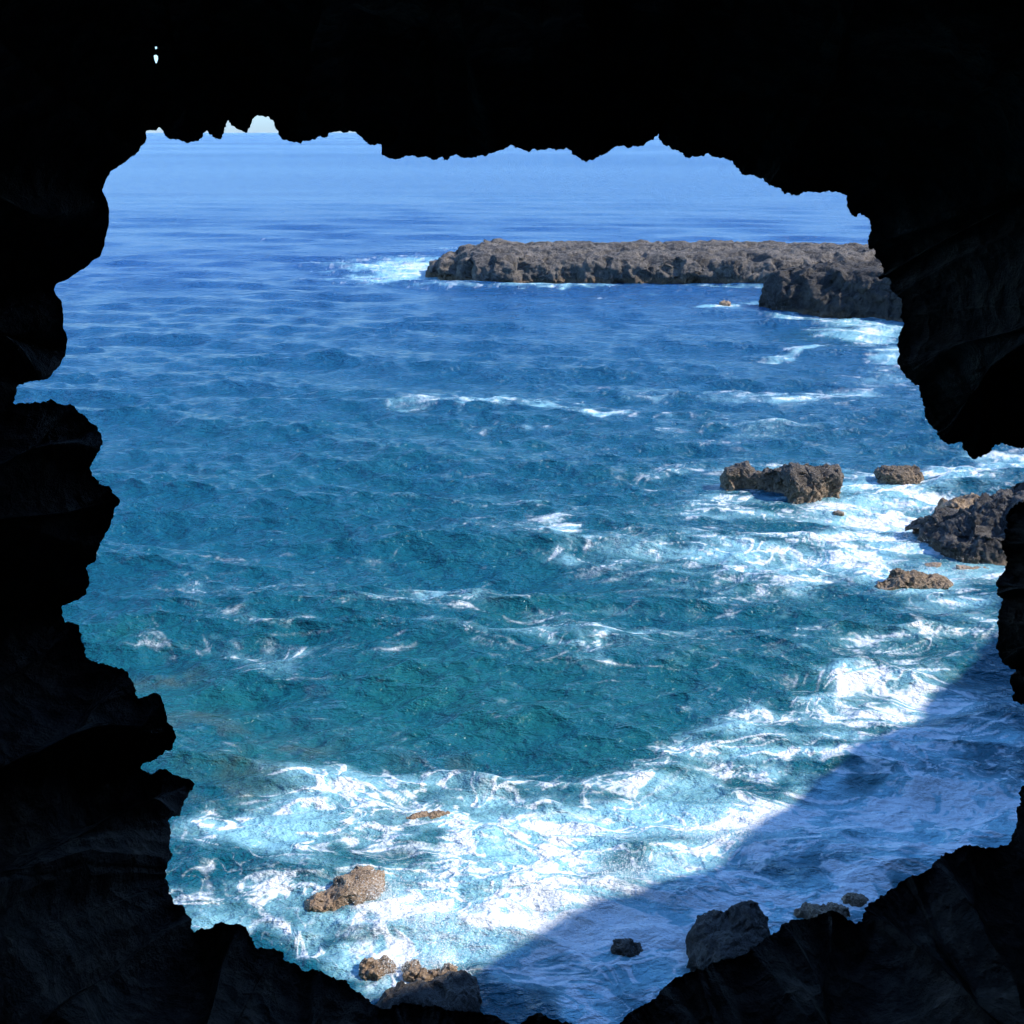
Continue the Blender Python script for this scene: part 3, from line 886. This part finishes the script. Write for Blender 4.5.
def sea_material():
    m = NT('sea_water')
    v = m.coords()
    foam = m.attr('foam'); shallow = m.attr('shallow'); reef = m.attr('reef'); off = m.attr('offshore')
    flat = m.coords(scale=(1, 1, 0.0))
    # water body colour
    col = m.mix(off, (0.004, 0.088, 0.130), (0.018, 0.088, 0.240))
    mot = m.noise(flat, 0.22, 3, 0.6)
    shf = m.math('MULTIPLY', shallow, m.ramp(mot, 0.35, 0.65, 0.25, 1.0))
    col = m.mix(m.math('MULTIPLY', shf, 0.6), col, (0.012, 0.125, 0.115))
    col = m.mix(m.math('MULTIPLY', reef, m.ramp(m.noise(flat, 0.9, 4, 0.6), 0.38, 0.6)), col, (0.075, 0.085, 0.06))
    # foam: a lace of white strands over milky, aerated water
    fine = m.noise(flat, 7.0, 3, 0.65)
    fm = m.math('ADD', m.attr('white'), m.math('MULTIPLY', m.math('MULTIPLY', m.math('SUBTRACT', fine, 0.5), m.ramp(off, 0.0, 0.6, 0.8, 0.0)), m.ramp(foam, 0.02, 0.3)), clamp=True)
    fm = m.ramp(fm, 0.02, 0.98)
    col = m.mix(m.math('MULTIPLY', m.attr('milk'), 0.88), col, (0.30, 0.60, 0.67))
    full = m.mix(fm, col, (0.80, 0.82, 0.82))
    # ripples
    geo = m.n('ShaderNodeNewGeometry')
    rc = m.coords(scale=(0.62, 1.0, 1.0))
    h1 = m.noise(rc, 3.4, 4, 0.6)
    fa2 = m.noise(m.coords(scale=(0.45, 1.0, 0.0)), 1.0, 3, 0.6)
    lf = m.noise(m.coords(scale=(0.006, 0.03, 0.0)), 1.0, 3, 0.55)     # wind streaks far out
    lf2 = m.noise(m.coords(scale=(0.0012, 0.0022, 0.0)), 1.0, 1, 0.5)
    farr = m.n('ShaderNodeSeparateXYZ'); m.put(farr.inputs[0], m.coords())
    vf = m.ramp(farr.outputs['Y'], 120, 450)
    lfm = m.math('ADD', m.math('MULTIPLY', lf, m.math('SUBTRACT', 1.0, vf)), m.math('MULTIPLY', lf2, vf))
    wind = m.ramp(lfm, 0.3, 0.7, 0.60, 1.05)
    far = m.noise(m.coords(scale=(0.10, 0.28, 0.0)), 1.0, 4, 0.62)
    hs = m.math('MULTIPLY', m.math('MULTIPLY', far, off), m.math('MULTIPLY', wind, m.ramp(farr.outputs['Y'], 200, 1500, 1.9, 1.3)))
    rp = m.noise(m.coords(scale=(0.20, 0.055, 0.0)), 1.0, 3, 0.65)
    hs = m.math('ADD', hs, m.math('MULTIPLY', rp, m.ramp(farr.outputs['Y'], 130, 500, 0.0, 1.6)))
    hs = m.math('ADD', hs, m.math('MULTIPLY', h1, 0.30))
    hs = m.math('ADD', hs, m.math('MULTIPLY', fa2, m.math('MULTIPLY', off, 0.8)))
    hs = m.math('ADD', hs, m.math('MULTIPLY', m.attr('white'), 0.015))
    nb = m.bump(hs, 1.0, 1.0)
    rough = m.math('ADD', m.math('ADD', m.ramp(off, 0.0, 1.0, 0.10, 0.11), m.math('MULTIPLY', m.math('MULTIPLY', wind, off), 0.16)), m.math('MULTIPLY', fm, 0.65), clamp=True)
    spec = m.ramp(fm, 0, 1, 0.5, 0.1)
    return m.out(m.bsdf(full, rough, nb, ior=1.33, spec=spec))


# ================================================================== ROCKS
MAT_ISLE = rock_material('islet_lava', (0.045, 0.042, 0.040), (0.185, 0.158, 0.132), scale=0.7, algae_top=0.55, algae_amt=0.8)
MAT_SHORE = rock_material('shore_lava', (0.032, 0.031, 0.032), (0.13, 0.118, 0.108), scale=1.2, algae_top=0.35, algae_amt=0.5)
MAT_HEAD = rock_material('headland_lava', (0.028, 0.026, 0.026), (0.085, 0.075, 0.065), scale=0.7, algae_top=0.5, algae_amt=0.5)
MAT_GREY = rock_material('grey_lava', (0.045, 0.041, 0.04), (0.17, 0.145, 0.12), algae=(0.40, 0.29, 0.19), scale=1.3, algae_top=1.1, algae_amt=0.85)
MAT_TAN = rock_material('tan_weedy_rock', (0.13, 0.09, 0.06), (0.44, 0.33, 0.23), algae=(0.40, 0.27, 0.17), scale=3.0, algae_top=0.5)
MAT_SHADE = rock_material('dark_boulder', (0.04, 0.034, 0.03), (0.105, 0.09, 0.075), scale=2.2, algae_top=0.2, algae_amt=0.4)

# long flat islet (front waterline about y=284 in the photograph)
isl = []
for (px, py, w, hp, dep, rot, p) in [
    (440, 276, 30, 14, 2.5, 0.1, 2.6), (456, 279, 36, 26, 4.0, 0.0, 3.2), (476, 282, 44, 36, 7.0, 0.05, 4), (496, 284, 60, 42, 9.0, 0.0, 4.5),
    (530, 285, 80, 38.5, 12.0, 0.0, 5), (575, 285.5, 110, 39.5, 13.0, 0.0, 5.0), (640, 286, 130, 39.5, 13.5, -0.02, 5.0), (700, 285.5, 110, 40, 13.0, 0, 5.0),
    (750, 285.5, 110, 40, 12.0, -0.03, 5.0), (800, 284, 120, 38.5, 12.0, -0.06, 5.0), (870, 281, 130, 31, 12.0, -0.1, 5.0), (960, 280, 140, 28, 12.0, -0.1, 4)]:
    isl.append(L(px, py, w, hp, dep, rot, p, fl=0.36))
rock('islet', 'long flat-topped grey brown lava islet lying offshore below the horizon', 'islet', MAT_ISLE, isl, 0.13, 0.50, 1.7, 11, flat_top=0.85)

# dark headland in front of its right end
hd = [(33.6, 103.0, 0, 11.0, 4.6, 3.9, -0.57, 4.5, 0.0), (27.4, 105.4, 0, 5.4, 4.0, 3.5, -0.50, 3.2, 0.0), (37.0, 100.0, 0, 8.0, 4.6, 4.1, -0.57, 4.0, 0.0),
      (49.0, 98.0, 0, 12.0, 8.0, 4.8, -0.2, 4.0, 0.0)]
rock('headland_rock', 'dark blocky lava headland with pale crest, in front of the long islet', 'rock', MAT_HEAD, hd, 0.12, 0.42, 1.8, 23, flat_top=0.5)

rock('wave_washed_rock', 'tiny brown rock awash in foam left of the dark headland', 'rock', MAT_TAN,
     [L(725, 306, 13, 6, 0.6)], 0.06, 0.12, 0.5, 31)

# two-lobed rock
rock('sea_rock', 'craggy brown two-humped rock standing in the surf', 'rock', MAT_GREY,
     [L(738, 491, 40, 29, 0.6, 0, 3.4), L(760, 493, 36, 24, 0.6, 0, 3.0), L(777, 496, 40, 33, 0.8, 0.1, 3.2), L(800, 503, 54, 42, 1.0, 0, 3.4), L(823, 499, 44, 38, 0.8, 0, 3.2)],
     0.04, 0.24, 1.1, 47)
rock('sea_rock', 'small low flat-topped brown rock alone in the water right of the two-humped rock', 'rock', MAT_GREY,
     [L(889, 486, 32, 22, 0.6, 0, 3.2), L(907, 485, 32, 21, 0.6, 0, 3.2), L(898, 487, 44, 20, 0.6, 0, 3.2)], 0.03, 0.13, 0.7, 53)
rock('wave_washed_rock', 'tiny dark stone tip showing through foam below the two-humped rock', 'rock', MAT_GREY,
     [L(838, 514, 14, 4, 0.3)], 0.04, 0.06, 0.4, 59)

# big rock at the right edge
rock('shore_rock', 'big dark sloping lava rock rising from the surf at the cave edge', 'rock', MAT_SHORE,
     [L(935, 545, 56, 29, 1.0, 0, 2.8), L(958, 552, 70, 50, 1.5, 0, 3.0), L(982, 560, 90, 62, 2.0, 0, 2.8), L(1008, 562, 90, 76, 2.2, 0, 2.8), L(1040, 562, 110, 92, 3.0, 0, 2.8), L(1095, 562, 130, 115, 4.0, 0, 3.0), L(975, 564, 100, 42, 1.6, 0, 3)],
     0.05, 0.36, 1.5, 61)
rock('shore_rock', 'pale tan boulder perched behind the big dark lava rock', 'rock', MAT_TAN,
     [L(952, 526, 36, 34, 0.9, 0, 3.0), L(970, 524, 40, 32, 0.9, 0, 3.0)], 0.04, 0.18, 0.8, 67)
rock('wave_washed_rock', 'low mossy brown double rock with foam running off its front', 'rock', MAT_GREY,
     [L(906, 591, 46, 22, 0.7, 0, 2.4), L(932, 591, 40, 17, 0.6, 0, 2.4), L(892, 593, 34, 14, 0.5, 0, 2.4)], 0.035, 0.15, 0.7, 71)
rock('wave_washed_rock', 'small reddish rock awash between the mossy double rock and the big dark one', 'rock', MAT_TAN,
     [L(933, 568, 22, 6, 0.3, 0, 2.4)], 0.035, 0.08, 0.4, 73)
rock('wave_washed_rock', 'flat reddish ledge awash at the foot of the big dark rock', 'rock', MAT_TAN,
     [L(966, 570, 26, 6, 0.3, 0, 2.4), L(982, 570, 18, 5, 0.3, 0, 2.4)], 0.035, 0.08, 0.4, 79)

# near rocks
rock('wave_washed_rock', 'tan weedy rock in bright surf, largest of the sunlit rocks close in', 'rock', MAT_TAN,
     [L(336, 913, 64, 22, 0.45, 0.35, 2.2), L(357, 907, 60, 33, 0.5, 0.3, 2.2), L(367, 893, 40, 26, 0.4, 0.2, 2.2)], 0.02, 0.065, 0.5, 83)
rock('wave_washed_rock', 'brown rock just breaking the surface in a swirl of foam, above the tan weedy one', 'rock', MAT_TAN,
     [L(428, 824, 52, 9, 0.35, 0.3, 2.2)], 0.022, 0.06, 0.4, 89)
rock('wave_washed_rock', 'dark knobbly rock with yellow weed and foam around it, left one of a close pair', 'rock', MAT_TAN,
     [L(372, 983, 24, 20, 0.3, 0, 2.3), L(386, 977, 26, 17, 0.3, 0, 2.3)], 0.018, 0.09, 0.32, 97)
rock('wave_washed_rock', 'yellow brown lumpy rock against the grey slab, right one of a close pair', 'rock', MAT_TAN,
     [L(414, 983, 24, 22, 0.3, 0, 2.3), L(430, 988, 28, 19, 0.25, 0, 2.3), L(448, 987, 26, 20, 0.25, 0, 2.3)], 0.018, 0.08, 0.32, 101)
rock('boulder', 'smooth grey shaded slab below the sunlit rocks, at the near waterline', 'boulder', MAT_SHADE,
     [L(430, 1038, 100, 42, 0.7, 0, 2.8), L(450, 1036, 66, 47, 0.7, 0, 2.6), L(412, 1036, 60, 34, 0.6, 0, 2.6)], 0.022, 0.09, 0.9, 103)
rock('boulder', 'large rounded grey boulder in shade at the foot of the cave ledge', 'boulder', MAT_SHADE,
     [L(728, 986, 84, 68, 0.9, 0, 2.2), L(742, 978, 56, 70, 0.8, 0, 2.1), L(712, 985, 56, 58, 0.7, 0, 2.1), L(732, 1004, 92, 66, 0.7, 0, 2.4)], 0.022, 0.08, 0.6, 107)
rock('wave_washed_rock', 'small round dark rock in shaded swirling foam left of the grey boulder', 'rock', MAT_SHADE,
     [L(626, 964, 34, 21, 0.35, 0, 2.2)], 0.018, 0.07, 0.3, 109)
rock('wave_washed_rock', 'reddish rock tip in shaded foam just beyond the ledge notch', 'rock', MAT_TAN,
     [L(854, 908, 30, 13, 0.25, 0, 2.2)], 0.02, 0.06, 0.3, 113)
rock('wave_washed_rock', 'low reddish rock in shade touching the top of the cave ledge', 'rock', MAT_TAN,
     [L(812, 928, 44, 20, 0.4, 0, 2.4), L(834, 926, 32, 19, 0.35, 0, 2.4)], 0.02, 0.08, 0.35, 127)

for (px, py, r, s) in [(780, 497, 2.6, .45), (897, 483, 1.3, .45), (362, 893, .75, .6), (380, 972, .45, .7), (432, 976, .6, .7), (626, 952, .32, .4), (735, 960, .9, .5), (915, 586, 1.3, .55), (428, 820, .6, .3), (935, 567, .5, .4), (970, 568, .8, .4), (820, 918, .7, .3), (854, 903, .4, .3), (838, 513, .3, .3), (432, 1005, .9, .3), (960, 545, 2.2, .4)]:
    p = sea(px, py)
    ROCK_RING.append((p[0], p[1], r, s))
build_sea(sea_material())

# ================================================================== SPRAY: droplets thrown up where the swell hits the rocks
def build_spray():
    g = np.random.default_rng(21)
    pts, siz = [], []
    for (px, py, rx, ry, hgt, n, sz) in [(600, 912, 1.5, 0.8, 0.50, 26000, .0065), (520, 945, 1.0, 0.5, 0.45, 16000, .0065), (660, 885, 1.2, 0.5, 0.35, 10000, .0065),
            (420, 925, 0.9, 0.5, 0.35, 14000, .0065), (385, 900, 0.5, 0.25, 0.30, 5000, .006), (450, 968, 0.5, 0.25, 0.35, 7000, .006), (730, 838, 1.1, 0.35, 0.35, 9000, .007),
            (400, 972, 0.5, 0.2, 0.25, 3000, .006), (935, 575, 1.4, 0.5, 0.25, 3000, .010), (860, 510, 1.6, 0.8, 0.2, 2000, .010),
            (905, 545, 1.0, 0.5, 0.25, 1200, .010), (415, 268, 4.0, 2.0, 0.4, 3000, .02)]:
        c = sea(px, py)
        q = np.stack([c[0] + rx * g.normal(0, 0.6, n), c[1] + ry * g.normal(0, 0.6, n), np.abs(g.normal(0, hgt, n))], -1)
        k = fbm(q * np.array([1.6, 1.6, 1.6]) / max(1, sz / 0.012), 3, 300)
        q = q[k > g.uniform(-0.25, 0.12, n)]
        pts.append(q); siz.append(sz * np.exp(g.normal(-0.3, 0.4, len(q))))
    P = np.concatenate(pts); S = np.concatenate(siz); n = len(P)
    tet = np.array([(1, 1, 1), (-1, -1, 1), (-1, 1, -1), (1, -1, -1)]) * 0.58
    V = (P[:, None, :] + tet[None] * S[:, None, None] * g.uniform(0.7, 1.3, (n, 4, 1))).reshape(-1, 3)
    f = np.array([(0, 1, 2), (0, 3, 1), (0, 2, 3), (1, 3, 2)])
    Fc = (np.arange(n)[:, None, None] * 4 + f[None]).reshape(-1, 3)
    m = NT('spray_drops')
    o = make_obj('spray', V, Fc, m.out(m.bsdf((0.85, 0.88, 0.9), 0.6)), smooth=False, kind='stuff')
    o['label'] = 'fine white spray thrown up by the surf around the rocks'


build_spray()

# ================================================================== LIGHT, SKY, CAMERA
SUN_EL = math.radians(42)
AZ = math.radians(-5)          # from +X towards +Y
d = Vector((math.cos(AZ) * math.cos(SUN_EL), math.sin(AZ) * math.cos(SUN_EL), math.sin(SUN_EL)))
sl = bpy.data.lights.new('sun', 'SUN'); sl.energy = 3.6; sl.angle = math.radians(0.53); sl.color = (1.0, 0.95, 0.87)
so = bpy.data.objects.new('sun', sl); COL.objects.link(so)
so.rotation_euler = d.to_track_quat('Z', 'Y').to_euler()
so.location = (30, 20, 60)
w = bpy.data.worlds.new('World'); sc.world = w; w.use_nodes = True
nt = w.node_tree; nt.nodes.clear()
sk = nt.nodes.new('ShaderNodeTexSky'); sk.sky_type = 'NISHITA'; sk.sun_disc = False
sk.sun_elevation = SUN_EL
sk.sun_rotation = math.pi / 2 - AZ
sk.air_density = 1.0; sk.dust_density = 0.0; sk.ozone_density = 4.0
bg = nt.nodes.new('ShaderNodeBackground'); bg.inputs['Strength'].default_value = 0.15
ow = nt.nodes.new('ShaderNodeOutputWorld')
tint = nt.nodes.new('ShaderNodeMix'); tint.data_type = 'RGBA'; tint.blend_type = 'MULTIPLY'
tint.inputs[0].default_value = 1.0; tint.inputs[7].default_value = (0.74, 1.0, 1.26, 1)
nt.links.new(sk.outputs[0], tint.inputs[6]); 
tc = nt.nodes.new('ShaderNodeTexCoord'); sx = nt.nodes.new('ShaderNodeSeparateXYZ'); nt.links.new(tc.outputs['Generated'], sx.inputs[0])
mr = nt.nodes.new('ShaderNodeMapRange'); mr.interpolation_type = 'SMOOTHSTEP'
mr.inputs[1].default_value = -0.01; mr.inputs[2].default_value = 0.08
nt.links.new(sx.outputs['Z'], mr.inputs[0])
hz_ = nt.nodes.new('ShaderNodeMix'); hz_.data_type = 'RGBA'
hz_.inputs[6].default_value = (0.33, 0.37, 0.52, 1); hz_.inputs[7].default_value = (1, 1, 1, 1)
nt.links.new(mr.outputs[0], hz_.inputs[0])
t2 = nt.nodes.new('ShaderNodeMix'); t2.data_type = 'RGBA'; t2.blend_type = 'MULTIPLY'; t2.inputs[0].default_value = 1.0
nt.links.new(tint.outputs[2], t2.inputs[6]); nt.links.new(hz_.outputs[2], t2.inputs[7]); nt.links.new(t2.outputs[2], bg.inputs[0]); nt.links.new(bg.outputs[0], ow.inputs[0])

cd = bpy.data.cameras.new('camera'); co = bpy.data.objects.new('camera', cd); COL.objects.link(co)
cd.sensor_fit = 'HORIZONTAL'; cd.sensor_width = 36; cd.lens = 36 * F / 1024
cd.clip_start = 0.05; cd.clip_end = 200000
co.location = (0, 0, H); co.rotation_euler = (math.pi / 2 - PITCH, 0, 0)
sc.camera = co
vs = sc.view_settings
sc.display_settings.display_device = 'sRGB'
vs.view_transform = 'Standard'; vs.look = 'None'; vs.exposure = 0.82; vs.gamma = 1.0; vs.use_curve_mapping = False
sc.cycles.max_bounces = 4
sc.cycles.diffuse_bounces = 3; sc.cycles.glossy_bounces = 2
sc.cycles.caustics_reflective = False; sc.cycles.caustics_refractive = False
sc.cycles.sample_clamp_indirect = 4; sc.cycles.sample_clamp_direct = 8
sc.cycles.use_adaptive_sampling = True; sc.cycles.adaptive_threshold = 0.03; sc.cycles.adaptive_min_samples = 12
sc.cycles.use_denoising = True
